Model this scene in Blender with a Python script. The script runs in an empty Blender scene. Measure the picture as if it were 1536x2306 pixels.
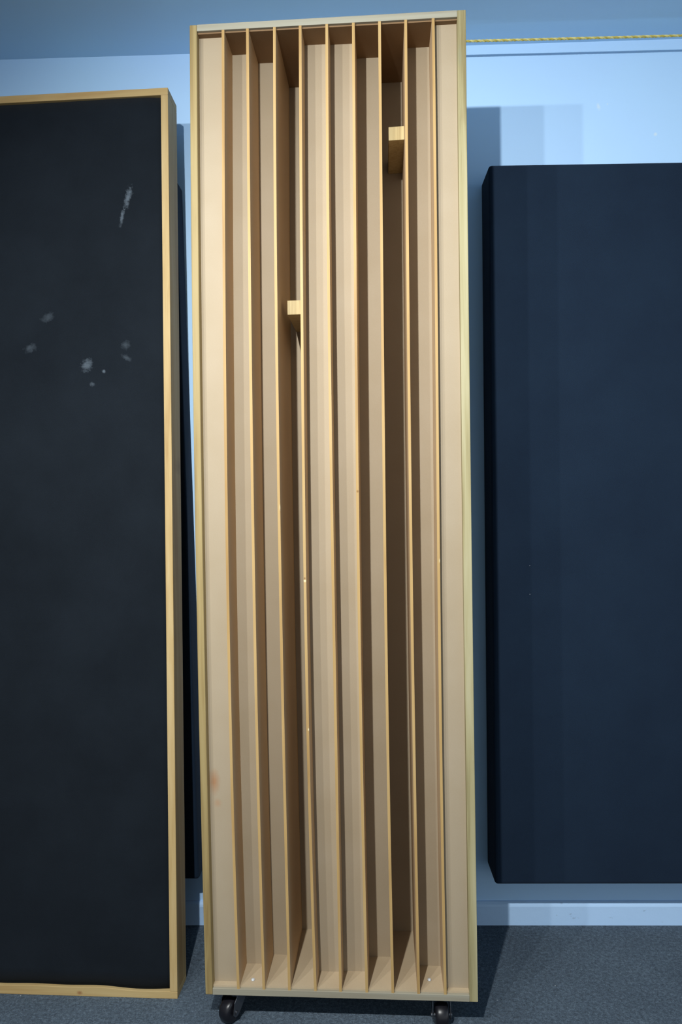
import bpy, bmesh, math, random
from mathutils import Vector, Matrix
random.seed(4)
SC = bpy.context.scene
COL = SC.collection

# ------------------------------------------------------------------ helpers
def tag(o, label=None, cat=None, group=None, kind=None):
    if label: o['label'] = label
    if cat: o['category'] = cat
    if group: o['group'] = group
    if kind: o['kind'] = kind
    return o

def empty(name, loc):
    o = bpy.data.objects.new(name, None); COL.objects.link(o); o.location = loc
    o.empty_display_size = .1
    return o

def link(name, bm, mats, parent=None, smooth=False, loc=(0, 0, 0)):
    me = bpy.data.meshes.new(name)
    bmesh.ops.recalc_face_normals(bm, faces=bm.faces)
    bm.to_mesh(me); bm.free()
    for m in (mats if isinstance(mats, (list, tuple)) else [mats]): me.materials.append(m)
    if smooth:
        for p in me.polygons: p.use_smooth = True
    o = bpy.data.objects.new(name, me); COL.objects.link(o); o.location = loc
    if parent: o.parent = parent
    return o

def bevel(o, w, seg=2):
    b = o.modifiers.new('bevel', 'BEVEL'); b.width = w; b.segments = seg; b.limit_method = 'ANGLE'
    b.angle_limit = math.radians(40)
    return o

def hexa(bm, pts, mi=0):
    """8 points: bottom ring (4), top ring (4)"""
    v = [bm.verts.new(p) for p in pts]
    fs = [(3, 2, 1, 0), (4, 5, 6, 7), (0, 1, 5, 4), (1, 2, 6, 5), (2, 3, 7, 6), (3, 0, 4, 7)]
    for f in fs:
        bm.faces.new([v[i] for i in f]).material_index = mi
    return v

def box(bm, x0, x1, y0, y1, z0, z1, mi=0):
    return hexa(bm, [(x0, y0, z0), (x1, y0, z0), (x1, y1, z0), (x0, y1, z0),
                     (x0, y0, z1), (x1, y0, z1), (x1, y1, z1), (x0, y1, z1)], mi)

def lathe(bm, prof, n=32, axis='z', c=(0, 0, 0)):
    """closed profile [(r, h)] revolved"""
    rings = []
    for r, h in prof:
        ring = []
        for k in range(n):
            a = 2 * math.pi * k / n
            p = (r * math.cos(a), r * math.sin(a), h)
            if axis == 'x': p = (p[2], p[0], p[1])
            if axis == 'y': p = (p[0], p[2], p[1])
            ring.append(bm.verts.new((p[0] + c[0], p[1] + c[1], p[2] + c[2])))
        rings.append(ring)
    for a, b in zip(rings, rings[1:]):
        for k in range(n):
            bm.faces.new((a[k], a[(k + 1) % n], b[(k + 1) % n], b[k]))
    bm.faces.new(rings[0][::-1]); bm.faces.new(rings[-1])

# ------------------------------------------------------------------ materials
def lin(c):
    return tuple(((v / 255) / 12.92 if v / 255 <= .04045 else ((v / 255 + .055) / 1.055) ** 2.4) for v in c) + (1,)

class NT:
    def __init__(s, name, rough=.6, spec=.3):
        s.m = bpy.data.materials.new(name); s.m.use_nodes = True
        s.t = s.m.node_tree; s.b = s.t.nodes['Principled BSDF']
        s.b.inputs['Roughness'].default_value = rough
        s.b.inputs['Specular IOR Level'].default_value = spec
        s.co = s.n('ShaderNodeTexCoord').outputs['Object']
    def n(s, t, **k):
        o = s.t.nodes.new(t)
        for a, b in k.items(): setattr(o, a, b)
        return o
    def l(s, a, b): s.t.links.new(a, b)
    def mapping(s, scale, loc=(0, 0, 0), rot=(0, 0, 0), src=None):
        m = s.n('ShaderNodeMapping'); m.inputs['Scale'].default_value = scale
        m.inputs['Location'].default_value = loc; m.inputs['Rotation'].default_value = rot
        s.l(src or s.co, m.inputs['Vector']); return m.outputs[0]
    def noise(s, vec, scale, detail=4, rough=.55, dist=0):
        n = s.n('ShaderNodeTexNoise'); n.inputs['Scale'].default_value = scale
        n.inputs['Detail'].default_value = detail; n.inputs['Roughness'].default_value = rough
        n.inputs['Distortion'].default_value = dist
        s.l(vec, n.inputs['Vector']); return n.outputs['Fac']
    def ramp(s, fac, stops):
        r = s.n('ShaderNodeValToRGB'); e = r.color_ramp.elements
        while len(e) < len(stops): e.new(.5)
        for el, (p, c) in zip(e, stops): el.position = p; el.color = c if len(c) == 4 else lin(c)
        s.l(fac, r.inputs['Fac']); return r.outputs['Color']
    def mix(s, fac, a, b, mode='MIX'):
        m = s.n('ShaderNodeMix', data_type='RGBA', blend_type=mode)
        for sock, v in ((m.inputs['Factor'], fac), (m.inputs[6], a), (m.inputs[7], b)):
            if hasattr(v, 'is_linked'): s.l(v, sock)
            else: sock.default_value = v
        return m.outputs[2]
    def math(s, op, a, b=None, c=None):
        m = s.n('ShaderNodeMath', operation=op)
        for i, v in enumerate((a, b, c)):
            if v is None: continue
            if hasattr(v, 'is_linked'): s.l(v, m.inputs[i])
            else: m.inputs[i].default_value = v
        return m.outputs[0]
    def blob(s, c, r, rot=0, soft=.5, noise_amt=0, nscale=60):
        """0..1 mask of an ellipse (in the x-z plane of the object) with ragged edge"""
        sub = s.n('ShaderNodeVectorMath', operation='SUBTRACT'); s.l(s.co, sub.inputs[0]); sub.inputs[1].default_value = (c[0], 0, c[1])
        m = s.n('ShaderNodeVectorRotate', rotation_type='Y_AXIS'); s.l(sub.outputs[0], m.inputs['Vector']); m.inputs['Angle'].default_value = rot
        d = s.n('ShaderNodeVectorMath', operation='MULTIPLY'); s.l(m.outputs[0], d.inputs[0]); d.inputs[1].default_value = (1 / r[0], 0, 1 / r[1])
        ln = s.n('ShaderNodeVectorMath', operation='LENGTH'); s.l(d.outputs[0], ln.inputs[0])
        v = ln.outputs['Value']
        if noise_amt:
            nn = s.noise(s.co, nscale, 5, .7)
            v = s.math('ADD', v, s.math('MULTIPLY', s.math('SUBTRACT', nn, .5), noise_amt))
        mr = s.n('ShaderNodeMapRange'); s.l(v, mr.inputs[0])
        mr.inputs[1].default_value = 1 - soft; mr.inputs[2].default_value = 1; mr.inputs[3].default_value = 1; mr.inputs[4].default_value = 0
        return mr.outputs[0]
    def bump(s, h, strength, dist=.002):
        b = s.n('ShaderNodeBump'); b.inputs['Strength'].default_value = strength; b.inputs['Distance'].default_value = dist
        s.l(h, b.inputs['Height']); s.l(b.outputs[0], s.b.inputs['Normal'])
    def color(s, c): 
        if hasattr(c, 'is_linked'): s.l(c, s.b.inputs['Base Color'])
        else: s.b.inputs['Base Color'].default_value = c
        return s.m

def wood(name, light, mid, dark, axis='z', grain=70, contrast=1.0, rough=.55, seed=0, knot=None, kink=None):
    t = NT(name, rough, .25)
    sc = {'z': (grain, grain, grain * .035), 'x': (grain * .035, grain, grain)}[axis]
    v = t.mapping(sc, (seed, seed * 1.7, seed * .3))
    n1 = t.noise(v, 1.0, 6, .6, .6)
    v2 = t.mapping(tuple(a * .22 for a in sc), (seed * 2.1, seed, 0))
    n2 = t.noise(v2, 1.0, 3, .5, 1.2)
    f = t.math('ADD', t.math('MULTIPLY', n1, .45), t.math('MULTIPLY', n2, .55))
    c = t.ramp(f, [(.5 - .2 * contrast, dark), (.5, mid), (.5 + .18 * contrast, light)])
    fine = t.noise(t.mapping(tuple(a * 6 for a in sc)), 1.0, 2, .5)
    c = t.mix(t.math('MULTIPLY', fine, .18), c, lin(dark))
    if knot:
        for (kc, kr, col, a) in knot:
            c = t.mix(t.math('MULTIPLY', t.blob(kc, kr, 0, .7, .7, 90), a), c, lin(col))
    t.bump(f, .25, .0008)
    return t.color(c)

def board(name, base, var, seed=0, stains=(), rough=.62):
    """hardboard / MDF: soft mottling, faint fibres"""
    t = NT(name, rough, .22)
    n1 = t.noise(t.mapping((1, 1, 1), (seed, 0, seed)), 9, 3, .5)
    n2 = t.noise(t.co, 420, 2, .6)
    f = t.math('ADD', t.math('MULTIPLY', n1, .7), t.math('MULTIPLY', n2, .3))
    c = t.ramp(f, [(.3, var), (.7, base)])
    for (kc, kr, col, a) in stains:
        c = t.mix(t.math('MULTIPLY', t.blob(kc, kr, 0, .9, .6, 40), a), c, lin(col))
    t.bump(n2, .08, .0005)
    return t.color(c)

def fabric(name, base, var, marks=(), specks=True, weave=900):
    t = NT(name, .92, .08)
    n1 = t.noise(t.co, 5, 4, .6)
    n2 = t.noise(t.co, weave, 2, .7)
    f = t.math('ADD', t.math('MULTIPLY', n1, .6), t.math('MULTIPLY', n2, .4))
    c = t.ramp(f, [(.32, var), (.7, base)])
    for (kc, kr, rot, col, a, nz) in marks:
        c = t.mix(t.math('MULTIPLY', t.blob(kc, kr, rot, .8, nz, 130), a), c, lin(col))
    if specks:
        v = t.n('ShaderNodeTexVoronoi'); v.inputs['Scale'].default_value = 14; v.inputs['Randomness'].default_value = 1
        t.l(t.co, v.inputs['Vector'])
        near = t.math('LESS_THAN', v.outputs['Distance'], .022)
        sep = t.n('ShaderNodeSeparateColor'); t.l(v.outputs['Color'], sep.inputs[0])
        rare = t.math('GREATER_THAN', sep.outputs[0], .86)
        c = t.mix(t.math('MULTIPLY', t.math('MULTIPLY', near, rare), .6), c, lin((150, 155, 165)))
    t.b.inputs['Sheen Weight'].default_value = .03
    t.bump(n2, .35, .0012)
    return t.color(c)

def paint(name, base, var, bump=.15, dirt=False, patches=()):
    t = NT(name, .55, .25)
    n1 = t.noise(t.co, 2.2, 3, .5)
    c = t.ramp(n1, [(.3, var), (.7, base)])
    for (kc, kr, a) in patches:
        c = t.mix(t.math('MULTIPLY', t.blob(kc, kr, .3, .8, 1.2, 90), a), c, lin((225, 235, 240)))
    h = t.noise(t.co, 55, 4, .6)
    h2 = t.noise(t.co, 6, 3, .5)
    if dirt:
        d = t.noise(t.mapping((6, 6, 14)), 3, 5, .7)
        c = t.mix(t.math('MULTIPLY', t.math('GREATER_THAN', d, .66), .25), c, lin((90, 95, 100)))
    t.bump(t.math('ADD', t.math('MULTIPLY', h, .35), h2), bump, .004)
    return t.color(c)

def carpet(name):
    t = NT(name, .95, .05)
    n1 = t.noise(t.co, 4, 4, .6)
    n2 = t.noise(t.co, 330, 3, .75)
    n3 = t.noise(t.mapping((1, 1, 1), (4, 2, 0)), 120, 3, .7)
    f = t.math('ADD', t.math('ADD', t.math('MULTIPLY', n1, .14), t.math('MULTIPLY', n2, .46)), t.math('MULTIPLY', n3, .4))
    c = t.ramp(f, [(.36, (49, 58, 68)), (.5, (79, 93, 107)), (.64, (115, 132, 147))])
    v = t.n('ShaderNodeTexVoronoi'); v.inputs['Scale'].default_value = 16; t.l(t.co, v.inputs['Vector'])
    sep = t.n('ShaderNodeSeparateColor'); t.l(v.outputs['Color'], sep.inputs[0])
    m = t.math('MULTIPLY', t.math('LESS_THAN', v.outputs['Distance'], .032), t.math('GREATER_THAN', sep.outputs[1], .6))
    c = t.mix(t.math('MULTIPLY', m, .55), c, lin((205, 210, 215)))
    t.b.inputs['Sheen Weight'].default_value = .04
    t.bump(t.math('ADD', n2, n3), .8, .005)
    return t.color(c)

def plain(name, c, rough, metal=0, spec=.5):
    t = NT(name, rough, spec); t.b.inputs['Metallic'].default_value = metal
    n = t.noise(t.co, 60, 3, .6)
    a = lin(c); b = lin(tuple(v * .82 for v in c))
    return t.color(t.mix(n, b, a))

M = {}
M['wall'] = paint('wall_paint', (184, 221, 254), (181, 216, 253), .15, False, [((.6755, 2.262), (.006, .012), .5), ((.83, 2.182), (.007, .006), .6), ((.70, 2.268), (.003, .004), .4)])
M['ceil'] = paint('ceiling_paint', (192, 227, 254), (189, 223, 253), .25)
M['base'] = paint('baseboard_paint', (182, 214, 247), (177, 208, 245), .5, True)
M['carpet'] = carpet('grey_blue_carpet')
M['navy'] = fabric('navy_fabric', (29, 43, 60), (24, 36, 52), specks=True)
CH = (112, 124, 136)
M['black'] = fabric('black_fabric', (27, 33, 40), (19, 24, 30), marks=[
    ((-.124, 1.962), (.0095, .034), -.24, CH, .5, 2.2),
    ((-.139, 1.912), (.0055, .026), -.20, CH, .42, 2.2),
    ((-.229, 1.536), (.015, .02), -.5, CH, .38, 2.2),
    ((-.186, 1.52), (.006, .006), 0, CH, .45, 1.4),
    ((-.375, 1.583), (.018, .012), .3, CH, .18, 1.8),
    ((-.130, 1.585), (.014, .012), .2, CH, .17, 1.8),
    ((-.128, 1.553), (.016, .007), -.5, CH, .17, 1.8),
    ((-.215, 1.488), (.008, .006), 0, CH, .3, 1.6),
    ((-.33, 1.66), (.02, .012), .5, CH, .16, 1.8)])
M['pine_v'] = wood('pale_pine_upright', (192, 169, 125), (183, 157, 109), (165, 135, 87), 'z', 60, .55, seed=3,
                   knot=[((-.006, 1.28), (.005, .03), (120, 92, 60), .5)])
M['pine_h'] = wood('pale_pine_rail', (194, 171, 126), (184, 159, 111), (167, 136, 88), 'x', 60, .6, seed=8,
                   knot=[((-.24, .008), (.009, .006), (140, 95, 60), .8)])
M['side'] = wood('worn_side_board', (168, 150, 106), (154, 134, 90), (122, 100, 62), 'z', 75, .6, seed=5)
M['side_r'] = wood('pale_side_board', (176, 168, 134), (162, 152, 114), (128, 116, 80), 'z', 75, .55, seed=11,
                   knot=[((.596, 2.15), (.006, .03), (140, 135, 105), .8), ((.60, 2.02), (.004, .02), (150, 135, 100), .6)])
M['ply'] = wood('whitish_plywood_edge', (168, 165, 150), (159, 154, 137), (137, 128, 110), 'x', 60, .8, seed=21)
M['ply_in_shade'] = board('shaded_plywood_underside', (137, 111, 82), (124, 97, 69), 4)  # top lining: shade under the top board put into a darker colour
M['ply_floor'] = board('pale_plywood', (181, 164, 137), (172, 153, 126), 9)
M['mdf'] = board('tan_hardboard', (167, 152, 130), (161, 145, 121), 2)
M['mdf_stain'] = board('tan_hardboard_stained', (167, 152, 130), (161, 145, 121), 7,
                       stains=[((.0225, .548), (.016, .032), (158, 98, 50), .6), ((.03, .50), (.012, .012), (170, 110, 62), .3)])
M['div'] = board('divider_hardboard', (199, 172, 139), (191, 164, 129), 12)
M['edge'] = wood('yellow_divider_edge', (192, 164, 116), (182, 150, 98), (148, 112, 66), 'z', 90, 1.0, seed=14,
                 knot=[((.1885, 1.172), (.004, .010), (232, 216, 170), .9), ((.2395, 1.008), (.004, .004), (236, 214, 170), .9),
                       ((.2395, 1.013), (.003, .004), (120, 80, 44), .8), ((.360, 1.205), (.0035, .004), (130, 90, 50), .8),
                       ((.2440, .676), (.0035, .004), (236, 222, 180), .8), ((.539, 1.05), (.003, .006), (236, 222, 180), .6)])
M['block'] = wood('sawn_block_end', (199, 182, 139), (186, 167, 122), (154, 132, 89), 'z', 160, 1.0, seed=31)
M['rubber'] = plain('black_wheel', (22, 21, 27), .34, 0, .45)
M['chrome'] = plain('zinc_plated_steel', (120, 122, 128), .3, .9)
M['bolt'] = plain('bright_bolt_head', (225, 230, 235), .3, .25)

def rope_mat():
    t = NT('yellow_twisted_rope', .7, .2)
    w = t.n('ShaderNodeTexWave', wave_type='BANDS', bands_direction='DIAGONAL')
    w.inputs['Scale'].default_value = 26; w.inputs['Distortion'].default_value = .4
    t.l(t.mapping((1, 0, 1.6)), w.inputs['Vector'])
    t.bump(w.outputs['Fac'], .5, .002)
    return t.color(t.ramp(w.outputs['Fac'], [(.1, (196, 180, 92)), (.5, (212, 196, 112)), (.9, (226, 214, 142))]))
M['rope'] = rope_mat()

# ------------------------------------------------------------------ room
W = 1.9859                    # back wall
HC = 2.44
bm = bmesh.new(); box(bm, -4, 4, W, W + .12, -.02, HC + .02)
tag(link('wall_back', bm, M['wall']), kind='structure')
bm = bmesh.new(); box(bm, -4, 4, -3.2, W + .12, -.1, 0)
tag(link('floor', bm, M['carpet']), kind='structure')
bm = bmesh.new(); box(bm, -4, 4, -3.2, W + .12, HC, HC + .1)
tag(link('ceiling', bm, M['ceil']), kind='structure')
bm = bmesh.new()
prof = [(0, 0), (.013, 0), (.013, .052), (.011, .0575), (.005, .0625), (0, .0635)]
for x in (-4, 4): pass
vs = [[bm.verts.new((x, W - a, b)) for a, b in prof] for x in [-4 + k * .1 for k in range(81)]]
for A, B in zip(vs, vs[1:]):
    for i in range(len(prof)): bm.faces.new((A[i], A[(i + 1) % 6], B[(i + 1) % 6], B[i]))
bm.faces.new(vs[0]); bm.faces.new(vs[-1][::-1])
tag(link('baseboard_back', bm, M['base']), kind='structure')

# ------------------------------------------------------------------ navy wall panels
def sound_panel(name, pts_bottom, pts_top, y0, label, drop=0):
    """pts: (xl, xr) bottom and top, z0, z1"""
    (xl0, xr0, z0), (xl1, xr1, z1) = pts_bottom, pts_top
    base = Vector(((xl0 + xr0) / 2, W, z0))
    bm = bmesh.new()
    zr = z1 - drop
    P = [(xl0, y0, z0), (xr0, y0, z0), (xr0, W - .0004, z0), (xl0, W - .0004, z0), (xl1, y0, z1), (xr1, y0, zr), (xr1, W - .0004, zr), (xl1, W - .0004, z1)]
    hexa(bm, [Vector(p) - base for p in P])
    o = link(name, bm, M['navy'], loc=base)
    bevel(o, .008, 3)
    return tag(o, label, 'acoustic panel', 'navy sound panels', 'thing')

YN = 1.872
sound_panel('mounted_sound_panel', (.3450, 1.5640, .168), (.3515, 1.5705, 2.057), YN,
           'navy fabric sound panel mounted on the wall to the right of the slatted diffuser', .012)
sound_panel('mounted_sound_panel', (-1.666, -.447, .165), (-1.699, -.480, 2.062), 1.905,
           'navy fabric covered sound panel mostly hidden behind the leaning wood framed panel')

# ------------------------------------------------------------------ leaning framed panel
R0 = Vector((-.4500, 1.675, 0))                  # right front corner on the carpet
RT = Vector((-.4690, 1.801, 2.2400))             # right front corner at the top
uy = Vector((-.99928, .038, 0)).normalized()     # to the left along the foot
up = (RT - R0)
dn = up.cross(uy).normalized()
if dn.y < 0: dn = -dn
PW, PT, PH = .612, .076, 1.0
def FP(u, d, t): return uy * u + dn * d + up * t # local to R0
fp = empty('framed_panel', R0)
tag(fp, 'black fabric panel in a pale pine frame leaning against the wall', 'acoustic panel')
FW = .0187
ft = FW / up.length
def slab(bm, u0, u1, d0, d1, t0, t1, mi=0):
    hexa(bm, [FP(u1, d0, t0), FP(u0, d0, t0), FP(u0, d1, t0), FP(u1, d1, t0),
              FP(u1, d0, t1), FP(u0, d0, t1), FP(u0, d1, t1), FP(u1, d1, t1)], mi)
zb = .0
def wane(u):                                      # the rail's upper edge is not quite straight
    k = min(1, max(0, (u - .07) / .13)); k = k * k * (3 - 2 * k)
    return (.0166 + .0052 * k + .0007 * math.sin(u * 40)) / up.length
bm = bmesh.new(); n = 30; rings = []
for k in range(n + 1):
    u = PW * k / n
    rings.append([bm.verts.new(p) for p in (FP(u, 0, 0), FP(u, PT, 0), FP(u, PT, wane(u)), FP(u, 0, wane(u)))])
for A, B in zip(rings, rings[1:]):
    for i in range(4): bm.faces.new((A[i], A[(i + 1) % 4], B[(i + 1) % 4], B[i]))
bm.faces.new(rings[0]); bm.faces.new(rings[-1][::-1])
bevel(link('bottom_rail', bm, M['pine_h'], fp), .0012)
bm = bmesh.new(); slab(bm, 0, PW, 0, PT, 1 - ft, 1); bevel(link('top_rail', bm, M['pine_h'], fp), .0015)
for u in (0, PW - FW):
    bm = bmesh.new(); slab(bm, u, u + FW, 0, PT, wane(u) , 1 - ft); bevel(link('stile', bm, M['pine_v'], fp), .0012)
# fabric: slightly slack, ragged lower hem
bm = bmesh.new()
nu, nt_ = 40, 60
grid = []
for j in range(nt_ + 1):
    row = []
    for i in range(nu + 1):
        u = FW + (PW - 2 * FW) * i / nu; t0 = wane(u) + .0001; t = t0 + (1 - ft - t0) * j / nt_
        e = min(i, nu - i) / nu * 2; e2 = min(j, nt_ - j) / nt_ * 2
        d = .005 + .004 * (1 - min(1, e * 8)) + .003 * (1 - min(1, e2 * 10))
        d -= .0025 * math.sin(u * 9 + 1) * math.sin(t * 7)*min(1,e*4)
        row.append(bm.verts.new(FP(u, d, t)))
    grid.append(row)
for j in range(nt_):
    for i in range(nu):
        bm.faces.new((grid[j][i], grid[j][i + 1], grid[j + 1][i + 1], grid[j + 1][i]))
bk = [bm.verts.new(FP(u, .06, t)) for u, t in ((FW, ft * 1.25), (PW - FW, ft * 1.25), (PW - FW, 1 - ft), (FW, 1 - ft))]
bm.faces.new(bk)
bm.faces.new([grid[0][i] for i in range(nu + 1)] + [bk[1], bk[0]])
bm.faces.new([grid[nt_][i] for i in range(nu, -1, -1)] + [bk[3], bk[2]])
bm.faces.new([grid[j][nu] for j in range(nt_ + 1)] + [bk[2], bk[1]])
bm.faces.new([grid[j][0] for j in range(nt_, -1, -1)] + [bk[0], bk[3]])
link('fabric_face', bm, M['black'], fp, True)

# ------------------------------------------------------------------ slatted diffuser on casters
O = Vector((-.3619, 1.5845, 0)); PHI = .035
ZB = .074; H = 2.1747; WD = .61; DEP = .262
TS, TB = .0165, .0145            # side board, top/bottom board
df = empty('wooden_diffuser', (O.x, O.y, 0)); df.rotation_euler = (0, 0, -PHI)
tag(df, 'tall slatted wooden sound diffuser with vertical wells standing on black casters', 'acoustic diffuser')

def bowf(a_mid):
    """sideways warp of a board: 0 at the ends, a_mid at mid height"""
    return lambda z: a_mid * (1 - ((z - H / 2) / (H / 2)) ** 2)
def bowb(bm, u0, u1, d0, d1, z0, z1, f, mi=0, n=24, edge=None, nf=None):
    """upright board; u offset f(z) at the front, nf(z) at the back"""
    nf = nf or f
    rings = []
    for k in range(n + 1):
        z = z0 + (z1 - z0) * k / n
        a, b = f(z), nf(z)
        rings.append([bm.verts.new(p) for p in ((u0 + a, d0, ZB + z), (u1 + a, d0, ZB + z), (u1 + b, d1, ZB + z), (u0 + b, d1, ZB + z))])
    for A, B in zip(rings, rings[1:]):
        for i in range(4):
            fc = bm.faces.new((A[i], A[(i + 1) % 4], B[(i + 1) % 4], B[i]))
            fc.material_index = (edge if (i == 0 and edge is not None) else mi)
    bm.faces.new(rings[0][::-1]).material_index = mi; bm.faces.new(rings[-1]).material_index = mi

LB, RB = bowf(-.0062), bowf(-.0015)
bm = bmesh.new(); bowb(bm, 0, TS, 0, DEP, 0, H, LB); bevel(link('side_board', bm, M['side'], df), .002)
bm = bmesh.new(); bowb(bm, WD - TS - .002, WD, 0, DEP, 0, H, RB); bevel(link('side_board', bm, M['side_r'], df), .0012)
for nm, z0, z1, s in (('top_board', H - TB, H, -1), ('bottom_board', 0, TB, 1)):
    bm = bmesh.new(); box(bm, TS, WD - TS - .002, 0, DEP, ZB + z0, ZB + z1)
    o = bevel(link(nm, bm, M['ply'], df), .0008)
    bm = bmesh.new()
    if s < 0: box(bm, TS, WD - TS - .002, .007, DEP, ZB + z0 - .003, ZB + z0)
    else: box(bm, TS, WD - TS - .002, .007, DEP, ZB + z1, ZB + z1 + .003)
    link('lining', bm, M['ply_in_shade'] if s < 0 else M['ply_floor'], o)
ZI0, ZI1 = TB + .003, H - TB - .003

# dividers: right edge u at four heights (bottom, lower-mid, upper, top)
BOT = [.0779, .136, .1938, .2522, .3089, .3674, .4253, .4826, .5413]
MID = [.0685, .1278, .1872, .2428, .3052, .3623, .4212, .4788, .539]
UPP = [.071, .1289, .1876, .245, .3052, .3641, .4227, .4796, .5411]
TOP = [.0783, .133, .1934, .2505, .3094, .368, .4254, .4826, .5423]
ZS = [0.03, .9937, 1.54, 2.165]
def curve(vals):
    def f(z):
        r = 0
        for i in range(4):                       # Lagrange through the four heights
            L = 1
            for j in range(4):
                if i != j: L *= (z - ZS[j]) / (ZS[i] - ZS[j])
            r += vals[i] * L
        return r
    return f
TD = .0060
divs = [curve(v) for v in zip(BOT, MID, UPP, TOP)]
U = .0232
depth = [.0215, .0855, .1215, .2257, .064, .067, .1225, .2257, .0935, .0195]
for k, f in enumerate(divs):
    dd = max(depth[k], depth[k + 1]) + .012
    dd = min(dd, .235)
    bm = bmesh.new()
    bowb(bm, -TD, 0, 0.0005, dd, ZI0 - .003, ZI1 + .003, f, 0, 24, 1)
    o = link('divider', bm, [M['div'], M['edge']], df)
# well back panels, each between its two neighbours
for k in range(10):
    lf = (lambda z, g=divs[k - 1]: g(z)) if k else (lambda z: TS + LB(z))
    rf = (lambda z, g=divs[k]: g(z) - TD) if k < 9 else (lambda z: WD - TS - .002 + RB(z))
    bm = bmesh.new(); n = 24; rings = []
    d0 = depth[k]; d1 = d0 + .009
    for j in range(n + 1):
        z = ZI0 + (ZI1 - ZI0) * j / n
        a, b = lf(z) , rf(z)
        rings.append([bm.verts.new(p) for p in ((a, d0, ZB + z), (b, d0, ZB + z), (b, d1, ZB + z), (a, d1, ZB + z))])
    for A, B in zip(rings, rings[1:]):
        for i in range(4): bm.faces.new((A[i], A[(i + 1) % 4], B[(i + 1) % 4], B[i]))
    bm.faces.new(rings[0][::-1]); bm.faces.new(rings[-1])
    link('well_panel', bm, M['mdf_stain'] if k == 0 else M['mdf'], df)
bm = bmesh.new(); box(bm, TS, WD - TS - .002, .243, .2615, ZB + TB, ZB + H - TB); link('back_board', bm, M['mdf'], df)
# spacer blocks wedged in the two deep wells
for k, ul, z0, z1, d0, tilt in ((3, .2019, 1.5412, 1.5737, .06, 0), (7, .4398, 1.9294, 1.9600, .06, .001)):
    zc = (z0 + z1) / 2
    ur = divs[k](zc) - TD
    bm = bmesh.new()
    hexa(bm, [(ul, d0, ZB + z0), (ur, d0, ZB + z0 + tilt), (ur, .2252, ZB + z0 + tilt), (ul, .2252, ZB + z0),
              (ul, d0, ZB + z1), (ur, d0, ZB + z1 + tilt), (ur, .2252, ZB + z1 + tilt), (ul, .2252, ZB + z1)])
    tag(bevel(link('spacer_block', bm, M['block'], df), .0008), 'small sawn wood block wedged between two dividers')
# bolt heads on the inner floor, over the casters
for u, d in ((.1037, .0275), (.506, .0430)):
    bm = bmesh.new()
    lathe(bm, [(.0045, 0), (.0045, .0015), (.0035, .0030), (.0012, .0038)], 16, 'z', (u, d, ZB + TB + .003))
    tag(link('bolt', bm, M['bolt'], df, True), 'shiny metal bolt head')

# casters
def caster(u, d, ang):
    c = bpy.data.objects.new('caster', None); COL.objects.link(c)
    c.parent = df; c.location = (u, d, 0); c.rotation_euler = (0, 0, ang)
    c['label'] = 'black swivel caster wheel in a metal fork'
    off = -.020                                   # trail: axle in front of the swivel
    r = .0265
    bm = bmesh.new(); box(bm, -.027, .027, -.021, .021, ZB - .003, ZB); bevel(link('mounting_plate', bm, M['chrome'], c), .001)
    bm = bmesh.new(); lathe(bm, [(.017, ZB - .012), (.021, ZB - .010), (.021, ZB - .005), (.016, ZB - .003)], 28); link('swivel_housing', bm, M['chrome'], c, True)
    bm = bmesh.new()
    for s in (-1, 1):                             # fork legs: sheet metal swept from the housing to the axle
        xo = .0188 * s; th = .0022 * s
        prof = [(-.016, ZB - .011), (.014, ZB - .011), (.010, .046), (off + .010, r - .004), (off + .004, r - .009), (off - .004, r - .009), (off - .010, r - .002), (-.026, .050)]
        A = [bm.verts.new((xo, y, z)) for y, z in prof]; B = [bm.verts.new((xo + th, y, z)) for y, z in prof]
        bm.faces.new(A); bm.faces.new(B[::-1])
        for i in range(len(A)): bm.faces.new((A[i], A[(i + 1) % len(A)], B[(i + 1) % len(A)], B[i]))
    box(bm, -.0209, .0209, -.018, .014, ZB - .0135, ZB - .0105)
    bevel(link('fork', bm, M['chrome'], c), .0006)
    bm = bmesh.new()
    hw = .0145
    prof = [(.006, -hw), (r * .55, -hw), (r * .8, -hw), (r * .93, -hw * .8), (r * .985, -hw * .45), (r, 0), (r * .985, hw * .45), (r * .93, hw * .8), (r * .8, hw), (r * .55, hw), (.006, hw)]
    lathe(bm, prof, 40, 'x', (0, off, r)); link('wheel', bm, M['rubber'], c, True)
    bm = bmesh.new(); lathe(bm, [(.0045, -.0235), (.0045, .0235)], 16, 'x', (0, off, r)); link('axle', bm, M['chrome'], c, False)
    return c
caster(.061, .040, -.55); caster(.530, .045, .05)
caster(.075, .222, 2.2); caster(.535, .222, 2.7)

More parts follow.
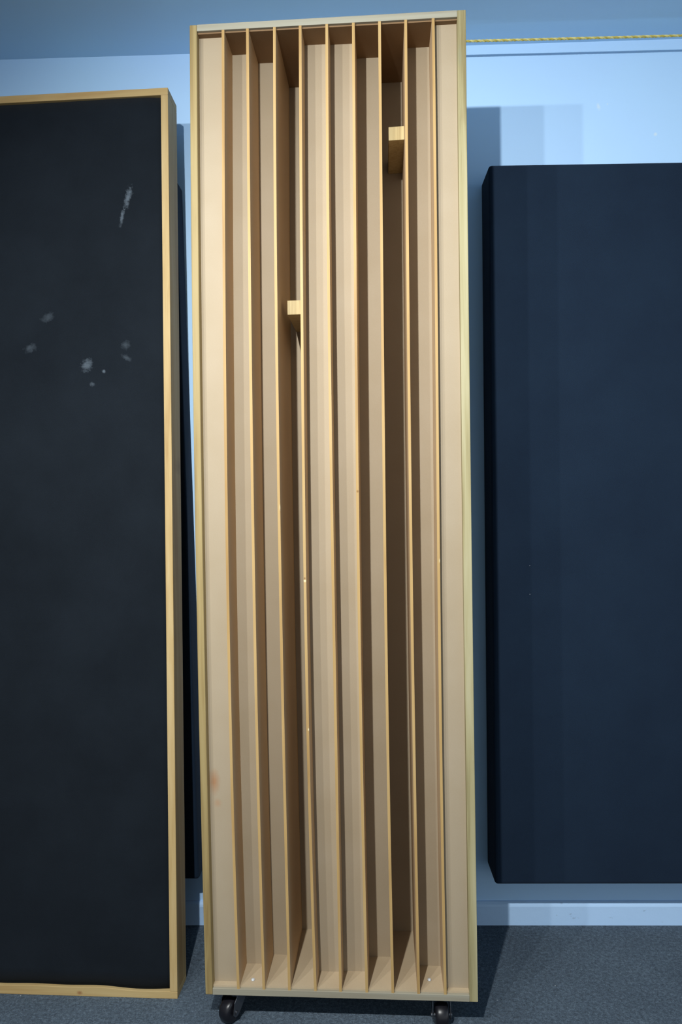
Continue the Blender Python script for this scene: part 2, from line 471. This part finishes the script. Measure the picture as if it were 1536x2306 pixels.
# ------------------------------------------------------------------ rope under the ceiling
def rope():
    path = [(.10, W + .004, 2.405), (.105, 1.95, 2.404), (.125, 1.915, 2.402), (.18, 1.907, 2.4018)]
    path += [(x, 1.907, 2.4018 - .004 * math.sin((x - .18) / 2.1 * math.pi)) for x in [.3 + .1 * i for i in range(19)]]
    path += [(2.24, 1.907, 2.4015), (2.29, 1.915, 2.402), (2.31, 1.95, 2.404), (2.315, W + .004, 2.405)]
    # resample
    pts = []
    for a, b in zip(path, path[1:]):
        a, b = Vector(a), Vector(b); n = max(2, int((b - a).length / .003))
        pts += [a.lerp(b, i / n) for i in range(n)]
    pts.append(Vector(path[-1]))
    bm = bmesh.new()
    s = 0; base = Vector((1.2, 1.907, 2.40))
    for st in range(3):
        rings = []; s = 0
        for i, p in enumerate(pts):
            t = (pts[min(i + 1, len(pts) - 1)] - pts[max(i - 1, 0)]).normalized()
            if i: s += (p - pts[i - 1]).length
            a = Vector((0, 0, 1)); nrm = (a - t * a.dot(t)).normalized(); bn = t.cross(nrm)
            ph = s / .030 * 2 * math.pi + st * 2 * math.pi / 3
            c = p + (nrm * math.cos(ph) + bn * math.sin(ph)) * .0017
            rings.append([bm.verts.new(c + (nrm * math.cos(q) + bn * math.sin(q)) * .0017 - base) for q in [k * math.pi / 3 for k in range(6)]])
        for A, B in zip(rings, rings[1:]):
            for k in range(6): bm.faces.new((A[k], A[(k + 1) % 6], B[(k + 1) % 6], B[k]))
        bm.faces.new(rings[0][::-1]); bm.faces.new(rings[-1])
    o = link('rope', bm, M['rope'], None, True, base)
    tag(o, 'thin yellow twisted rope stretched along the wall just under the ceiling', 'rope')
rope()

# ------------------------------------------------------------------ light
def spot(x, y, z, tx, ty, tz, watt, size, blend, col, r=.018):
    l = bpy.data.lights.new('track_spot', 'SPOT'); l.energy = watt; l.color = col
    l.spot_size = math.radians(size); l.spot_blend = blend; l.shadow_soft_size = r
    o = bpy.data.objects.new('track_spot', l); COL.objects.link(o)
    o.location = (x, y, z)
    o.rotation_euler = (Vector((tx, ty, tz)) - Vector((x, y, z))).to_track_quat('-Z', 'Y').to_euler()
    return o
WH = (.98, 1, .98)
FILL_L, FILL_R = .15, 1.15
spot(-.332, .03, 2.17, .34, 1.75, .60, 180, 126, 1, WH)
spot(-.765, .03, 2.17, .5, 1.9, .8, 52, 116, 1, WH)
spot(-1.15, .03, 2.17, .45, 1.9, .8, 58, 116, 1, WH)
w = bpy.data.worlds.new('room_fill'); SC.world = w; w.use_nodes = True
nt = w.node_tree; bg = nt.nodes['Background']
tc = nt.nodes.new('ShaderNodeTexCoord'); sx = nt.nodes.new('ShaderNodeSeparateXYZ'); nt.links.new(tc.outputs['Generated'], sx.inputs[0])
mr = nt.nodes.new('ShaderNodeMapRange'); nt.links.new(sx.outputs['X'], mr.inputs[0])
mr.inputs[1].default_value = -1; mr.inputs[2].default_value = 1; mr.inputs[3].default_value = FILL_L; mr.inputs[4].default_value = FILL_R
nt.links.new(mr.outputs[0], bg.inputs['Strength'])
bg.inputs['Color'].default_value = (.86, .95, 1, 1)

# ------------------------------------------------------------------ camera
cam = bpy.data.cameras.new('camera'); co = bpy.data.objects.new('camera', cam); COL.objects.link(co)
cam.sensor_fit = 'VERTICAL'; cam.sensor_height = 36; cam.lens = 1600 * 36 / 2306; cam.clip_start = .02
Rv, Uv, Fv = Vector((.9996, .0251, -.0144)), Vector((.0142, .0110, .9998)), Vector((-.0252, .9996, -.0107))
m = Matrix((Rv, Uv, -Fv)).transposed().to_4x4(); m.translation = (0, 0, 1.17674)
co.matrix_world = m
SC.camera = co
vs_ = SC.view_settings
vs_.view_transform = 'Standard'; vs_.look = 'None'; vs_.gamma = 1; vs_.use_curve_mapping = False; vs_.exposure = 0
